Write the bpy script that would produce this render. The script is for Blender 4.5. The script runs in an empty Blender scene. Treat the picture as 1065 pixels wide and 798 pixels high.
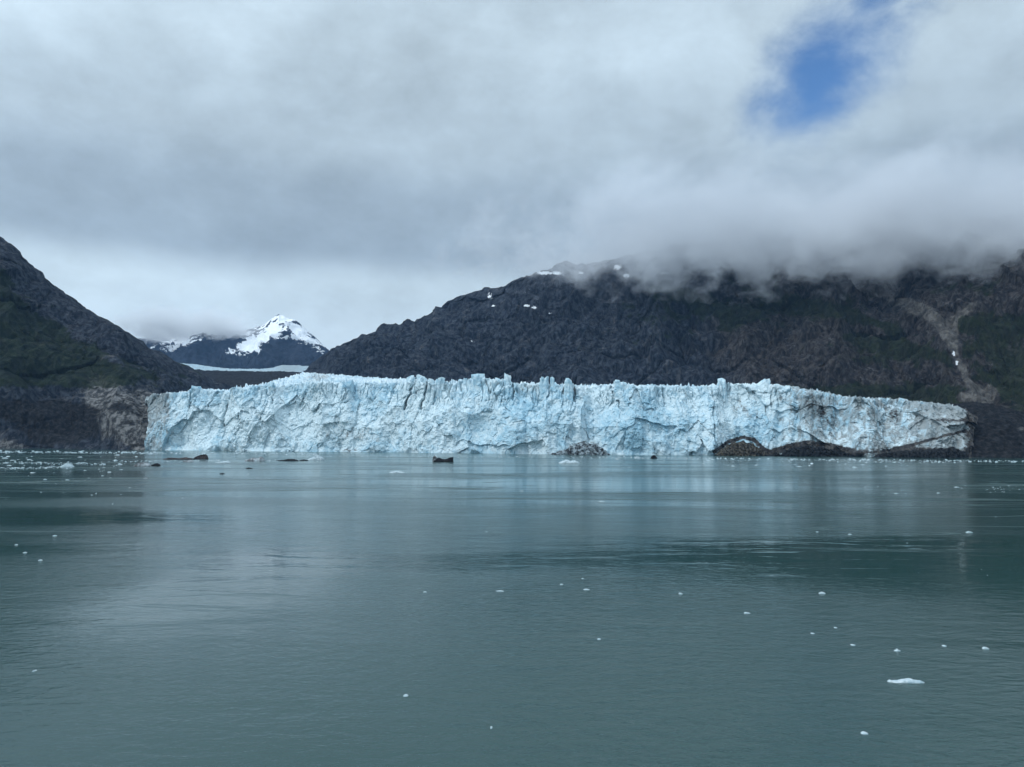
import bpy, bmesh, math, random
import numpy as np
from mathutils import Vector, Matrix, Euler, noise as mnoise

random.seed(7)
SC = bpy.context.scene
COL = SC.collection
R = math.radians

# ------------------------------------------------------------------ camera
CAM_H = 22.0
F = 836.0                       # focal length in photo pixels (1065 wide)
PITCH, ROLL = R(4.05), R(0.30)
cam_d = bpy.data.cameras.new('camera')
cam_d.sensor_width = 36.0
cam_d.lens = 36.0 * F / 1065.0
cam_d.clip_start, cam_d.clip_end = 0.5, 60000.0
cam = bpy.data.objects.new('camera', cam_d)
COL.objects.link(cam)
CM = Matrix.Rotation(R(90) + PITCH, 3, 'X') @ Matrix.Rotation(ROLL, 3, 'Z')
cam.matrix_world = Matrix.Translation((0, 0, CAM_H)) @ CM.to_4x4()
SC.camera = cam
CMn = np.array(CM)


def at(px, py, Y):
    """survey helper: the point at distance Y north of the boat seen at a bearing / elevation"""
    d = CM @ Vector(((px - 532.5) / F, -(py - 399.0) / F, -1.0))
    k = Y / d.y
    return Vector((d.x * k, Y, CAM_H + d.z * k))


def on_water(px, py):
    d = CM @ Vector(((px - 532.5) / F, -(py - 399.0) / F, -1.0))
    k = -CAM_H / d.z
    return Vector((d.x * k, d.y * k, 0.0))


def bearing(P):
    """bearing / elevation coordinates of an array of points, used to lay out the vegetation, scree and snow zones"""
    q = (P - np.array([0, 0, CAM_H])) @ CMn
    w = np.maximum(-q[:, 2], 1e-3)
    return 532.5 + F * q[:, 0] / w, 399.0 - F * q[:, 1] / w


# ------------------------------------------------------------------ numpy noise
def _hash(ix, iy, iz, seed):
    h = (ix.astype(np.uint32) * np.uint32(374761393) + iy.astype(np.uint32) * np.uint32(668265263)
         + iz.astype(np.uint32) * np.uint32(2147483647) + np.uint32((seed * 974711 + 12345) & 0xffffffff))
    h = (h ^ (h >> np.uint32(13))) * np.uint32(1274126177)
    h = (h ^ (h >> np.uint32(16))) * np.uint32(2246822519)
    return h ^ (h >> np.uint32(15))


_G = np.array([[1, 1, 0], [-1, 1, 0], [1, -1, 0], [-1, -1, 0], [1, 0, 1], [-1, 0, 1], [1, 0, -1], [-1, 0, -1],
               [0, 1, 1], [0, -1, 1], [0, 1, -1], [0, -1, -1], [1, 1, 0], [-1, 1, 0], [0, -1, 1], [0, -1, -1]], dtype=np.float64)


def perlin(P, seed=0):
    i = np.floor(P).astype(np.int64)
    f = P - i
    u = f * f * f * (f * (f * 6 - 15) + 10)
    res = 0
    for dx in (0, 1):
        wx = u[:, 0] if dx else 1 - u[:, 0]
        for dy in (0, 1):
            wy = u[:, 1] if dy else 1 - u[:, 1]
            for dz in (0, 1):
                wz = u[:, 2] if dz else 1 - u[:, 2]
                h = _hash(i[:, 0] + dx, i[:, 1] + dy, i[:, 2] + dz, seed) & np.uint32(15)
                g = _G[h]
                res = res + wx * wy * wz * (g[:, 0] * (f[:, 0] - dx) + g[:, 1] * (f[:, 1] - dy) + g[:, 2] * (f[:, 2] - dz))
    return res


def fbm(P, octaves=5, seed=0, gain=0.5, lac=2.03):
    a, s, t = 1.0, 0, 0.0
    for o in range(octaves):
        s = s + a * perlin(P, seed + o * 17)
        t += a
        P = P * lac + 3.7
        a *= gain
    return s / t * 1.6


def ridged(P, octaves=5, seed=0, gain=0.5, lac=2.07):
    a, s, t = 1.0, 0, 0.0
    for o in range(octaves):
        n = 1 - np.abs(perlin(P, seed + o * 13)) * 2.0
        s = s + a * n * np.abs(n)
        t += a
        P = P * lac + 5.1
        a *= gain
    return s / t


def worley(P, seed=0):
    """F1, F2 and a random value per cell"""
    i = np.floor(P).astype(np.int64)
    f1 = np.full(len(P), 9.0)
    f2 = np.full(len(P), 9.0)
    cid = np.zeros(len(P))
    for dx in (-1, 0, 1):
        for dy in (-1, 0, 1):
            for dz in (-1, 0, 1):
                c = i + np.array([dx, dy, dz])
                h = _hash(c[:, 0], c[:, 1], c[:, 2], seed)
                q = c + np.stack([(h & np.uint32(1023)) / 1023.0, ((h >> np.uint32(10)) & np.uint32(1023)) / 1023.0,
                                  ((h >> np.uint32(20)) & np.uint32(1023)) / 1023.0], 1)
                d = np.sqrt(((P - q) ** 2).sum(1))
                closer = d < f1
                f2 = np.where(closer, f1, np.minimum(f2, d))
                cid = np.where(closer, (h % np.uint32(997)) / 997.0, cid)
                f1 = np.where(closer, d, f1)
    return f1, f2, cid


def sstep(a, b, x):
    t = np.clip((x - a) / (b - a), 0, 1)
    return t * t * (3 - 2 * t)


def blob(px, py, cx, cy, rx, ry):
    return np.exp(-((px - cx) / rx) ** 2 - ((py - cy) / ry) ** 2)


def seg_dist(px, py, pts):
    """distance to a polyline"""
    best = np.full(len(px), 1e9)
    for (x0, y0), (x1, y1) in zip(pts, pts[1:]):
        dx, dy = x1 - x0, y1 - y0
        t = np.clip(((px - x0) * dx + (py - y0) * dy) / (dx * dx + dy * dy), 0, 1)
        best = np.minimum(best, np.hypot(px - x0 - t * dx, py - y0 - t * dy))
    return best


# ------------------------------------------------------------------ object helpers
def tag(o, label=None, cat=None, group=None, kind=None):
    if label: o['label'] = label
    if cat: o['category'] = cat
    if group: o['group'] = group
    if kind: o['kind'] = kind
    return o


def empty(name, loc):
    o = bpy.data.objects.new(name, None)
    o.location = loc
    o.empty_display_size = 1
    COL.objects.link(o)
    return o


def link(name, me, mat, parent=None, loc=None):
    o = bpy.data.objects.new(name, me)
    if mat is not None and not me.materials: me.materials.append(mat)
    COL.objects.link(o)
    if parent: o.parent = parent
    if loc is not None: o.location = loc
    return o


def grid_mesh(name, P, nu, nv, zone=None, zone2=None, smooth=True, wrap=False):
    """P: (nu*nv, 3) points, u major"""
    me = bpy.data.meshes.new(name)
    nuq = nu if wrap else nu - 1
    a = np.arange(nuq)[:, None] * nv + np.arange(nv - 1)[None, :]
    b = (((np.arange(nuq) + 1) % nu)[:, None] * nv + np.arange(nv - 1)[None, :])
    quads = np.stack([a, b, b + 1, a + 1], -1).reshape(-1, 4)
    me.vertices.add(len(P))
    me.vertices.foreach_set('co', P.astype(np.float32).ravel())
    me.loops.add(quads.size)
    me.loops.foreach_set('vertex_index', quads.astype(np.int32).ravel())
    me.polygons.add(len(quads))
    me.polygons.foreach_set('loop_start', np.arange(0, quads.size, 4, dtype=np.int32))
    me.polygons.foreach_set('use_smooth', np.full(len(quads), smooth))
    me.update(calc_edges=True)
    for nm, z in (('zone', zone), ('zone2', zone2)):
        if z is not None:
            at_ = me.attributes.new(nm, 'FLOAT_COLOR', 'POINT')
            at_.data.foreach_set('color', np.clip(z, 0, 1).astype(np.float32).ravel())
    return me


def interp_poly(pts, n):
    """resample a polyline of tuples by its first coordinate"""
    A = np.array(pts, float)
    x = np.linspace(A[0, 0], A[-1, 0], n)
    return np.stack([x] + [np.interp(x, A[:, 0], A[:, k]) for k in range(1, A.shape[1])], 1)


def grid_normals(P, nu, nv, toward=(0, -1, 0.6)):
    G = P.reshape(nu, nv, 3)
    n = np.cross(np.gradient(G, axis=0), np.gradient(G, axis=1))
    n /= np.linalg.norm(n, axis=2, keepdims=True) + 1e-9
    s = np.sign((n * np.array(toward)).sum(2, keepdims=True))
    s[s == 0] = 1
    return (n * s).reshape(-1, 3)


# ------------------------------------------------------------------ node helper
class N:
    def __init__(s, tree):
        s.t = tree
        s.t.nodes.clear()

    def add(s, typ, ins=None, **props):
        n = s.t.nodes.new(typ)
        for k, v in props.items(): setattr(n, k, v)
        for k, v in (ins or {}).items():
            sock = n.inputs[k]
            if isinstance(v, bpy.types.NodeSocket): s.t.links.new(v, sock)
            elif isinstance(v, bpy.types.Node): s.t.links.new(v.outputs[0], sock)
            else: sock.default_value = v
        return n

    def m(s, op, a, b=0.0, c=0.0, clamp=False):
        return s.add('ShaderNodeMath', {0: a, 1: b, 2: c}, operation=op, use_clamp=clamp).outputs[0]

    def step(s, a, b, x):
        return s.add('ShaderNodeMapRange', {0: x, 1: a, 2: b, 3: 0.0, 4: 1.0}, interpolation_type='SMOOTHSTEP').outputs[0]

    def mix(s, f, a, b, blend='MIX'):
        n = s.t.nodes.new('ShaderNodeMix')
        n.data_type, n.blend_type = 'RGBA', blend
        for sock, v in ((n.inputs[0], f), (n.inputs[6], a), (n.inputs[7], b)):
            if isinstance(v, bpy.types.NodeSocket): s.t.links.new(v, sock)
            elif isinstance(v, (int, float)): sock.default_value = v
            else: sock.default_value = (*v, 1.0) if len(v) == 3 else v
        return n.outputs[2]

    def noise(s, vec, scale, detail=5.0, rough=0.5, dist=0.0, typ='FBM'):
        return s.add('ShaderNodeTexNoise', {'Vector': vec, 'Scale': scale, 'Detail': detail, 'Roughness': rough, 'Distortion': dist},
                     noise_type=typ, normalize=True).outputs[0]

    def mapping(s, vec, scale=(1, 1, 1), rot=(0, 0, 0), loc=(0, 0, 0)):
        return s.add('ShaderNodeMapping', {0: vec, 1: loc, 2: rot, 3: scale}).outputs[0]

    def attr(s, name):
        a = s.add('ShaderNodeAttribute', attribute_name=name)
        sep = s.add('ShaderNodeSeparateColor', {0: a.outputs[0]})
        return sep.outputs[0], sep.outputs[1], sep.outputs[2], a.outputs[3]

    def bump(s, h, dist, strength=1.0, normal=None):
        ins = {'Height': h, 'Distance': dist, 'Strength': strength}
        if normal is not None: ins['Normal'] = normal
        return s.add('ShaderNodeBump', ins).outputs[0]

    def surface(s, **ins):
        p = s.add('ShaderNodeBsdfPrincipled', ins)
        s.add('ShaderNodeOutputMaterial', {'Surface': p.outputs[0]})
        return p


def material(name):
    m = bpy.data.materials.new(name)
    m.use_nodes = True
    return m, N(m.node_tree)


# ------------------------------------------------------------------ world: nishita sky behind a broken overcast
SUN_EL, SUN_AZ = R(46), R(232)          # azimuth clockwise from north (+Y): the sun stands high behind the boat
W = bpy.data.worlds.new('World')
SC.world = W
W.use_nodes = True
w = N(W.node_tree)
sky = w.add('ShaderNodeTexSky', sky_type='NISHITA', sun_disc=False, sun_elevation=SUN_EL, sun_rotation=SUN_AZ)
tc = w.add('ShaderNodeTexCoord')
sp = w.add('ShaderNodeSeparateXYZ', {0: tc.outputs['Generated']})
az = w.m('ARCTAN2', sp.outputs[0], sp.outputs[1])
el = w.m('ARCSINE', sp.outputs[2])
dirv = w.add('ShaderNodeCombineXYZ', {0: az, 1: el, 2: 0.3}).outputs[0]
n1 = w.noise(w.mapping(dirv, (2.2, 5.0, 1)), 1.0, 6.0, 0.52, 0.35)
n2 = w.noise(w.mapping(dirv, (5.5, 10.0, 1), loc=(4, 1, 0)), 1.0, 8.0, 0.60, 0.15)
n4 = w.noise(w.mapping(dirv, (10.0, 13.0, 1), loc=(2, 7, 0), rot=(0, 0, R(30))), 1.0, 8.0, 0.64, 0.2)
n3 = w.noise(w.mapping(dirv, (1.1, 2.3, 1), rot=(0, 0, R(-25)), loc=(9, 3, 2)), 1.0, 3.0, 0.5, 0.2)
# deck brightness against elevation, its base broken by noise
elw = w.m('ADD', el, w.m('MULTIPLY', w.m('SUBTRACT', n1, 0.5), 0.075))
elw = w.m('ADD', elw, w.m('MULTIPLY', w.m('SUBTRACT', n2, 0.5), 0.03))
ramp = w.add('ShaderNodeValToRGB', {0: w.m('MULTIPLY', elw, 1.0)})
cr = ramp.color_ramp
cr.interpolation = 'EASE'
stops = [(0.0, (0.58, 0.66, 0.72)), (0.10, (0.62, 0.70, 0.76)), (0.18, (0.56, 0.64, 0.70)), (0.232, (0.315, 0.375, 0.44)), (0.29, (0.325, 0.385, 0.45)),
         (0.36, (0.43, 0.495, 0.555)), (0.47, (0.50, 0.57, 0.63)), (0.70, (0.54, 0.61, 0.68)), (1.0, (0.62, 0.69, 0.77))]
cr.elements[0].position, cr.elements[0].color = stops[0][0], (*stops[0][1], 1)
cr.elements[1].position, cr.elements[1].color = stops[1][0], (*stops[1][1], 1)
for p_, c_ in stops[2:]:
    e_ = cr.elements.new(p_)
    e_.color = (*c_, 1)
for e_ in cr.elements:
    e_.color = (e_.color[0] * 1.09, e_.color[1] * 1.185, e_.color[2] * 1.23, 1)
light = w.m('ADD', 0.32, w.m('ADD', w.m('MULTIPLY', n3, 0.36), w.m('ADD', w.m('MULTIPLY', n2, 0.62), w.m('MULTIPLY', n1, 0.36))))
# brighter cloud where the sun stands behind it, and at the light patch left of the blue gap
sd = Vector((math.sin(SUN_AZ) * math.cos(SUN_EL), math.cos(SUN_AZ) * math.cos(SUN_EL), math.sin(SUN_EL)))
dots = w.add('ShaderNodeVectorMath', {0: tc.outputs['Generated'], 1: sd}, operation='DOT_PRODUCT').outputs[1]
light = w.m('MULTIPLY', light, w.m('ADD', 1.0, w.m('MULTIPLY', w.step(-0.1, 1.0, dots), 0.9)))


def sky_blob(cx, cy, rx, ry, rot=0.0):
    """soft elliptic patch of sky about an azimuth / elevation"""
    dx = w.m('SUBTRACT', az, cx)
    dy = w.m('SUBTRACT', el, cy)
    c, s_ = math.cos(rot), math.sin(rot)
    u = w.m('DIVIDE', w.m('ADD', w.m('MULTIPLY', dx, c), w.m('MULTIPLY', dy, s_)), rx)
    v = w.m('DIVIDE', w.m('SUBTRACT', w.m('MULTIPLY', dy, c), w.m('MULTIPLY', dx, s_)), ry)
    return w.m('SQRT', w.m('ADD', w.m('MULTIPLY', u, u), w.m('MULTIPLY', v, v)))


lp = w.m('SUBTRACT', 1.0, w.step(0.0, 1.0, sky_blob(0.13, 0.40, 0.24, 0.16, R(20))))
light = w.m('ADD', light, w.m('MULTIPLY', lp, 0.13))
light = w.m('ADD', light, w.m('MULTIPLY', w.m('SUBTRACT', n4, 0.5), 0.42))
cloud_c = w.mix(1.0, ramp.outputs[0], w.add('ShaderNodeCombineColor', {0: light, 1: light, 2: light}).outputs[0], 'MULTIPLY')
gap = w.m('MINIMUM', sky_blob(0.378, 0.415, 0.092, 0.058, R(38)), w.m('ADD', sky_blob(0.43, 0.475, 0.11, 0.040, R(38)), 0.4))
gap = w.m('ADD', gap, w.m('MULTIPLY', w.m('SUBTRACT', n2, 0.5), 1.5))
gap = w.m('ADD', gap, w.m('MULTIPLY', w.m('SUBTRACT', n1, 0.5), 0.6))
gap = w.m('ADD', gap, w.m('MULTIPLY', w.m('SUBTRACT', n4, 0.5), 1.6))
cover = w.step(0.05, 1.50, gap)
blue = w.mix(1.0, sky.outputs[0], (0.70, 1.06, 1.42), 'MULTIPLY')
cl10 = w.mix(1.0, cloud_c, (10.0, 10.0, 10.0), 'MULTIPLY')
bg = w.add('ShaderNodeBackground', {0: w.mix(cover, blue, cl10), 1: 0.10})
w.add('ShaderNodeOutputWorld', {0: bg.outputs[0]})
W.cycles.sampling_method = 'MANUAL'
W.cycles.sample_map_resolution = 1024

sun_d = bpy.data.lights.new('sun', 'SUN')
sun_d.energy, sun_d.angle, sun_d.color = 1.25, R(10), (1.0, 0.965, 0.92)
sun = bpy.data.objects.new('sun', sun_d)
COL.objects.link(sun)
sun.rotation_euler = (-sd).to_track_quat('-Z', 'Y').to_euler()

# ------------------------------------------------------------------ materials
def mat_ice():
    m, n = material('glacier_ice')
    geo = n.add('ShaderNodeNewGeometry')
    P = geo.outputs['Position']
    dirt, blue_, deb_dark, snow = n.attr('zone')
    big = n.noise(P, 0.012, 5, 0.55)
    fine = n.noise(P, 0.11, 6, 0.62)
    tiny = n.noise(P, 0.55, 4, 0.6)
    f = n.m('ADD', n.m('MULTIPLY', big, 0.45), n.m('MULTIPLY', fine, 0.55))
    fac = n.step(0.35, 0.67, n.m('ADD', f, n.m('MULTIPLY', n.m('SUBTRACT', blue_, 0.5), 0.34)))
    c = n.mix(fac, (0.595, 0.71, 0.755), (0.30, 0.495, 0.60))
    c = n.mix(n.step(0.52, 0.75, tiny), c, (0.67, 0.765, 0.80))
    c = n.mix(n.m('MULTIPLY', n.step(0.56, 0.70, n.noise(n.mapping(P, (0.05, 0.05, 0.04), (0, R(-20), 0)), 1.0, 8, 0.72, 0.8)), 0.22), c, (0.34, 0.50, 0.59))
    c = n.mix(n.m('MULTIPLY', snow, 0.8), c, (0.86, 0.89, 0.91))
    # silt and rock dust frozen into the ice
    streak = n.noise(n.mapping(P, (0.10, 0.10, 0.035), (0, R(18), 0)), 1.0, 7, 0.68, 0.6)
    dm = n.step(0.50, 0.68, n.m('ADD', streak, n.m('MULTIPLY', n.m('SUBTRACT', dirt, 0.5), 0.42)))
    c = n.mix(n.m('MULTIPLY', dm, 0.72), c, (0.20, 0.205, 0.20))
    speck = n.step(0.60, 0.68, n.noise(P, 0.20, 6, 0.68))
    c = n.mix(n.m('MULTIPLY', speck, n.m('ADD', 0.04, n.m('MULTIPLY', dirt, 0.75))), c, (0.12, 0.115, 0.11))
    dk = n.step(0.42, 0.58, n.m('ADD', n.noise(n.mapping(P, (0.16, 0.16, 0.30)), 1.0, 7, 0.7, 0.4), n.m('MULTIPLY', n.m('SUBTRACT', deb_dark, 0.5), 0.62)))
    dk = n.m('MULTIPLY', dk, n.step(0.02, 0.22, deb_dark))
    c = n.mix(dk, c, n.mix(n.step(0.4, 0.66, fine), (0.022, 0.022, 0.024), (0.10, 0.095, 0.09)))
    b = n.bump(n.noise(n.mapping(P, (0.75, 0.75, 1.25), (0, R(12), 0)), 0.20, 8, 0.70), 1.7, 0.9)
    n.surface(**{'Base Color': c, 'Roughness': 0.6, 'Normal': b, 'Specular IOR Level': 0.25})
    return m


def mat_rock(name, cold=0.5):
    """zone: vegetation, pale rock, snow, dark debris;  zone2.r: warm/purple rock"""
    m, n = material(name)
    P = n.add('ShaderNodeNewGeometry').outputs['Position']
    veg, pale, snow, deb_dark = n.attr('zone')
    warm, gully, _, _ = n.attr('zone2')
    nb = n.noise(P, 0.004, 6, 0.6, 0.5)
    nf = n.noise(P, 0.03, 8, 0.68, 0.4)
    st = n.noise(n.mapping(P, (0.02, 0.02, 0.0045), (R(12), R(-22), 0)), 1.0, 8, 0.7, 0.8)
    ng = n.noise(n.mapping(P, (1, 1, 0.55), (0, R(14), 0)), 0.075, 8, 0.72, 0.5)
    cold_c = n.mix(n.step(0.42, 0.64, ng), (0.010, 0.014, 0.022), (0.050, 0.059, 0.074))
    warm_c = n.mix(n.step(0.42, 0.64, ng), (0.014, 0.0135, 0.0145), (0.064, 0.058, 0.056))
    c = n.mix(n.step(0.35, 0.65, n.m('ADD', warm, n.m('MULTIPLY', n.m('SUBTRACT', nb, 0.5), 0.6))), cold_c, warm_c)
    c = n.mix(n.step(0.58, 0.72, st), c, (0.115, 0.112, 0.112))
    c = n.mix(n.m('MULTIPLY', n.step(0.56, 0.66, n.noise(n.mapping(P, (0.022, 0.022, 0.005), (0, R(9), 0)), 1.0, 8, 0.72, 1.0)), 0.75), c, (0.016, 0.017, 0.021))
    vn = n.noise(n.mapping(P, (0.010, 0.010, 0.016), (0, R(-38), 0)), 1.0, 7, 0.62, 0.9)
    vn = n.m('SUBTRACT', 1.0, n.step(0.0, 0.012, n.m('ABSOLUTE', n.m('SUBTRACT', vn, 0.5))))
    c = n.mix(n.m('MULTIPLY', n.m('MULTIPLY', vn, n.step(0.45, 0.6, nf)), 0.55), c, (0.15, 0.148, 0.15))
    pl = n.step(0.42, 0.60, n.m('ADD', n.m('ADD', n.m('MULTIPLY', nf, 0.4), n.m('MULTIPLY', n.noise(n.mapping(P, (0.05, 0.05, 0.02), (0, R(-40), 0)), 1.0, 7, 0.7, 0.8), 0.6)), n.m('MULTIPLY', n.m('SUBTRACT', pale, 0.5), 0.6)))
    pl = n.m('MULTIPLY', pl, n.step(0.05, 0.3, pale))
    c = n.mix(n.m('MULTIPLY', pl, 0.9), c, n.mix(gully, n.mix(n.step(0.4, 0.65, n.noise(P, 0.06, 6, 0.7)), (0.055, 0.053, 0.050), (0.145, 0.138, 0.128)), n.mix(n.step(0.42, 0.62, n.noise(P, 0.07, 7, 0.75)), (0.03, 0.031, 0.032), (0.215, 0.215, 0.213))))
    vg = n.step(0.47, 0.54, n.m('ADD', n.noise(P, 0.018, 8, 0.66), n.m('MULTIPLY', n.m('SUBTRACT', veg, 0.5), 0.5)))
    vg = n.m('MULTIPLY', vg, n.step(0.05, 0.3, veg))
    vc = n.mix(n.step(0.4, 0.62, n.noise(P, 0.05, 6, 0.65)), (0.007, 0.0125, 0.006), (0.017, 0.027, 0.011))
    c = n.mix(n.m('MULTIPLY', vg, 0.74), c, vc)
    db = n.step(0.40, 0.60, n.m('ADD', nf, n.m('MULTIPLY', n.m('SUBTRACT', deb_dark, 0.5), 0.7)))
    db = n.m('MULTIPLY', db, n.step(0.05, 0.3, deb_dark))
    c = n.mix(db, c, n.mix(n.step(0.4, 0.7, n.noise(P, 0.12, 6, 0.7)), (0.008, 0.009, 0.011), (0.034, 0.036, 0.040)))
    sn = n.step(0.42, 0.52, n.m('ADD', n.noise(P, 0.09, 5, 0.7), n.m('MULTIPLY', n.m('SUBTRACT', snow, 0.6), 0.5)))
    sn = n.m('MULTIPLY', sn, n.step(0.05, 0.2, snow))
    c = n.mix(sn, c, (0.82, 0.85, 0.88))
    h = n.m('ADD', n.noise(n.mapping(P, (1, 1, 0.45)), 0.045, 9, 0.7, 0.6), n.m('MULTIPLY', st, 0.5))
    n.surface(**{'Base Color': c, 'Roughness': 0.9, 'Specular IOR Level': 0.06, 'Normal': n.bump(h, 8.0, 0.8)})
    return m


def mat_far_rock():
    m, n = material('snow_streaked_rock')
    P = n.add('ShaderNodeNewGeometry').outputs['Position']
    _, _, snow, _ = n.attr('zone')
    nf = n.noise(P, 0.008, 8, 0.66, 0.4)
    ns = n.noise(n.mapping(P, (0.016, 0.016, 0.010), (0, R(32), 0)), 1.0, 8, 0.75, 0.6)
    c = n.mix(n.step(0.35, 0.65, nf), (0.006, 0.009, 0.016), (0.022, 0.028, 0.042))
    sn = n.step(0.455, 0.53, n.m('ADD', ns, n.m('MULTIPLY', n.m('SUBTRACT', snow, 0.5), 0.55)))
    c = n.mix(sn, c, (0.84, 0.87, 0.90))
    n.surface(**{'Base Color': c, 'Roughness': 0.85, 'Specular IOR Level': 0.06, 'Normal': n.bump(nf, 40.0, 0.8)})
    return m


def mat_simple_ice(name, c0, c1, rough=0.5, scale=0.8, bump=0.3, spec=0.06):
    m, n = material(name)
    P = n.add('ShaderNodeTexCoord').outputs['Object']
    nf = n.noise(P, scale, 6, 0.65, 0.3)
    n.surface(**{'Base Color': n.mix(n.step(0.38, 0.64, nf), c0, c1), 'Roughness': rough, 'Specular IOR Level': spec,
                 'Normal': n.bump(n.noise(P, scale * 3, 6, 0.65), bump, 0.7)})
    return m


def mat_water():
    m, n = material('silty_fjord_water')
    P = n.add('ShaderNodeNewGeometry').outputs['Position']
    # wind and current patches: ruffled water beside glassy slicks, drawn out across the fjord
    warp = n.add('ShaderNodeVectorMath', {0: P, 1: n.add('ShaderNodeVectorMath', {0: n.add('ShaderNodeTexNoise', {'Vector': P, 'Scale': 0.006, 'Detail': 3.0}).outputs[1], 1: (60, 60, 0)}, operation='MULTIPLY').outputs[0]}, operation='ADD').outputs[0]
    patch = n.noise(n.mapping(warp, (0.0042, 0.013, 0), (0, 0, R(4))), 1.0, 4, 0.55, 0.4)
    ruff = n.step(0.40, 0.62, patch)
    line = n.noise(n.mapping(warp, (0.0022, 0.020, 0), (0, 0, R(-6)), (3, 9, 0)), 1.0, 3, 0.5, 0.3)
    line = n.m('SUBTRACT', 1.0, n.step(0.0, 0.012, n.m('ABSOLUTE', n.m('SUBTRACT', line, 0.5))))
    # glassy slicks lying on the tide lines
    sxy = n.add('ShaderNodeSeparateXYZ', {0: warp})

    def slick(x, y, rx, ry):
        a = n.m('DIVIDE', n.m('SUBTRACT', sxy.outputs[0], x), rx)
        b_ = n.m('DIVIDE', n.m('SUBTRACT', sxy.outputs[1], y), ry)
        return n.step(1.35, 0.50, n.m('SQRT', n.m('ADD', n.m('MULTIPLY', a, a), n.m('MULTIPLY', b_, b_))))
    calm = n.m('MAXIMUM', n.m('MAXIMUM', slick(105 + 30, 158 + 30, 98, 38), slick(-130 + 30, 222 + 30, 55, 22)), n.m('MULTIPLY', slick(60 + 30, 430 + 30, 160, 60), 0.5))
    calm = n.m('MAXIMUM', calm, n.m('MULTIPLY', slick(-46 + 30, 128 + 30, 18, 40), 0.85))
    ruff = n.m('MULTIPLY', ruff, n.m('SUBTRACT', 1.0, calm))
    line = n.m('MULTIPLY', line, n.step(120, 260, sxy.outputs[1]))
    amp = n.m('ADD', n.m('SUBTRACT', 0.13, n.m('MULTIPLY', calm, 0.10)), n.m('ADD', n.m('MULTIPLY', ruff, 0.27), n.m('MULTIPLY', line, 0.12)))
    swell = n.noise(n.mapping(P, (0.05, 0.13, 0), (0, 0, R(8))), 1.0, 3, 0.5, 0.5)
    rip = n.noise(n.mapping(P, (0.48, 0.80, 0), (0, 0, R(-7))), 1.0, 4, 0.55, 0.6)
    rip2 = n.noise(n.mapping(P, (1.1, 2.4, 0), (0, 0, R(14))), 1.0, 3, 0.55, 0.3)
    b = n.bump(swell, 0.35, 0.5)
    h = n.m('ADD', n.m('MULTIPLY', rip, 0.40), n.m('MULTIPLY', rip2, 0.10))
    b = n.bump(n.m('MULTIPLY', h, amp), 0.85, 1.0, b)
    rough = n.m('ADD', n.m('SUBTRACT', 0.10, n.m('MULTIPLY', calm, 0.06)), n.m('ADD', n.m('MULTIPLY', ruff, 0.09), n.m('MULTIPLY', line, 0.22)))
    body = n.mix(n.noise(n.mapping(P, (0.006, 0.012, 0)), 1.0, 4, 0.5, 0.5), (0.017, 0.050, 0.047), (0.026, 0.067, 0.063))
    n.surface(**{'Base Color': body, 'Roughness': rough, 'IOR': 1.333, 'Normal': b})
    return m


ICE = mat_ice()
ROCK = mat_rock('mountain_rock')
FAR = mat_far_rock()
WATER = mat_water()
FLOE = mat_simple_ice('floe_ice', (0.53, 0.60, 0.63), (0.32, 0.43, 0.48), 0.5, 1.2, 0.15)
BERG_DARK = mat_simple_ice('debris_dark_ice', (0.008, 0.009, 0.011), (0.026, 0.027, 0.03), 0.6, 0.35, 0.6)
BERG_GREY = mat_simple_ice('silty_grey_ice', (0.10, 0.10, 0.105), (0.42, 0.47, 0.50), 0.6, 0.30, 0.6)
BERG_BROWN = mat_simple_ice('brown_dirty_ice', (0.020, 0.017, 0.018), (0.085, 0.074, 0.075), 0.6, 0.3, 0.6)
MOUND = mat_simple_ice('brown_debris', (0.016, 0.0155, 0.014), (0.115, 0.107, 0.09), 0.9, 0.30, 2.0)
LEDGE = mat_simple_ice('dirt_speckled_ice', (0.035, 0.037, 0.04), (0.34, 0.41, 0.45), 0.7, 0.20, 1.0)
BLACK = mat_simple_ice('black_debris', (0.004, 0.005, 0.0065), (0.034, 0.038, 0.043), 0.8, 0.35, 1.5)

# ------------------------------------------------------------------ water
S = 26000
me = bpy.data.meshes.new('water')
xs = [-S, -3000, -600, 0, 600, 3000, S]
ys = [-2000, -100, 200, 700, 1500, 4000, S]
me.from_pydata([(x, y, 0) for x in xs for y in ys], [], [(i * 7 + j, (i + 1) * 7 + j, (i + 1) * 7 + j + 1, i * 7 + j + 1) for i in range(6) for j in range(6)])
tag(link('water', me, WATER), 'grey green silty fjord water with ripples and glassy slicks', kind='structure')


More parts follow.
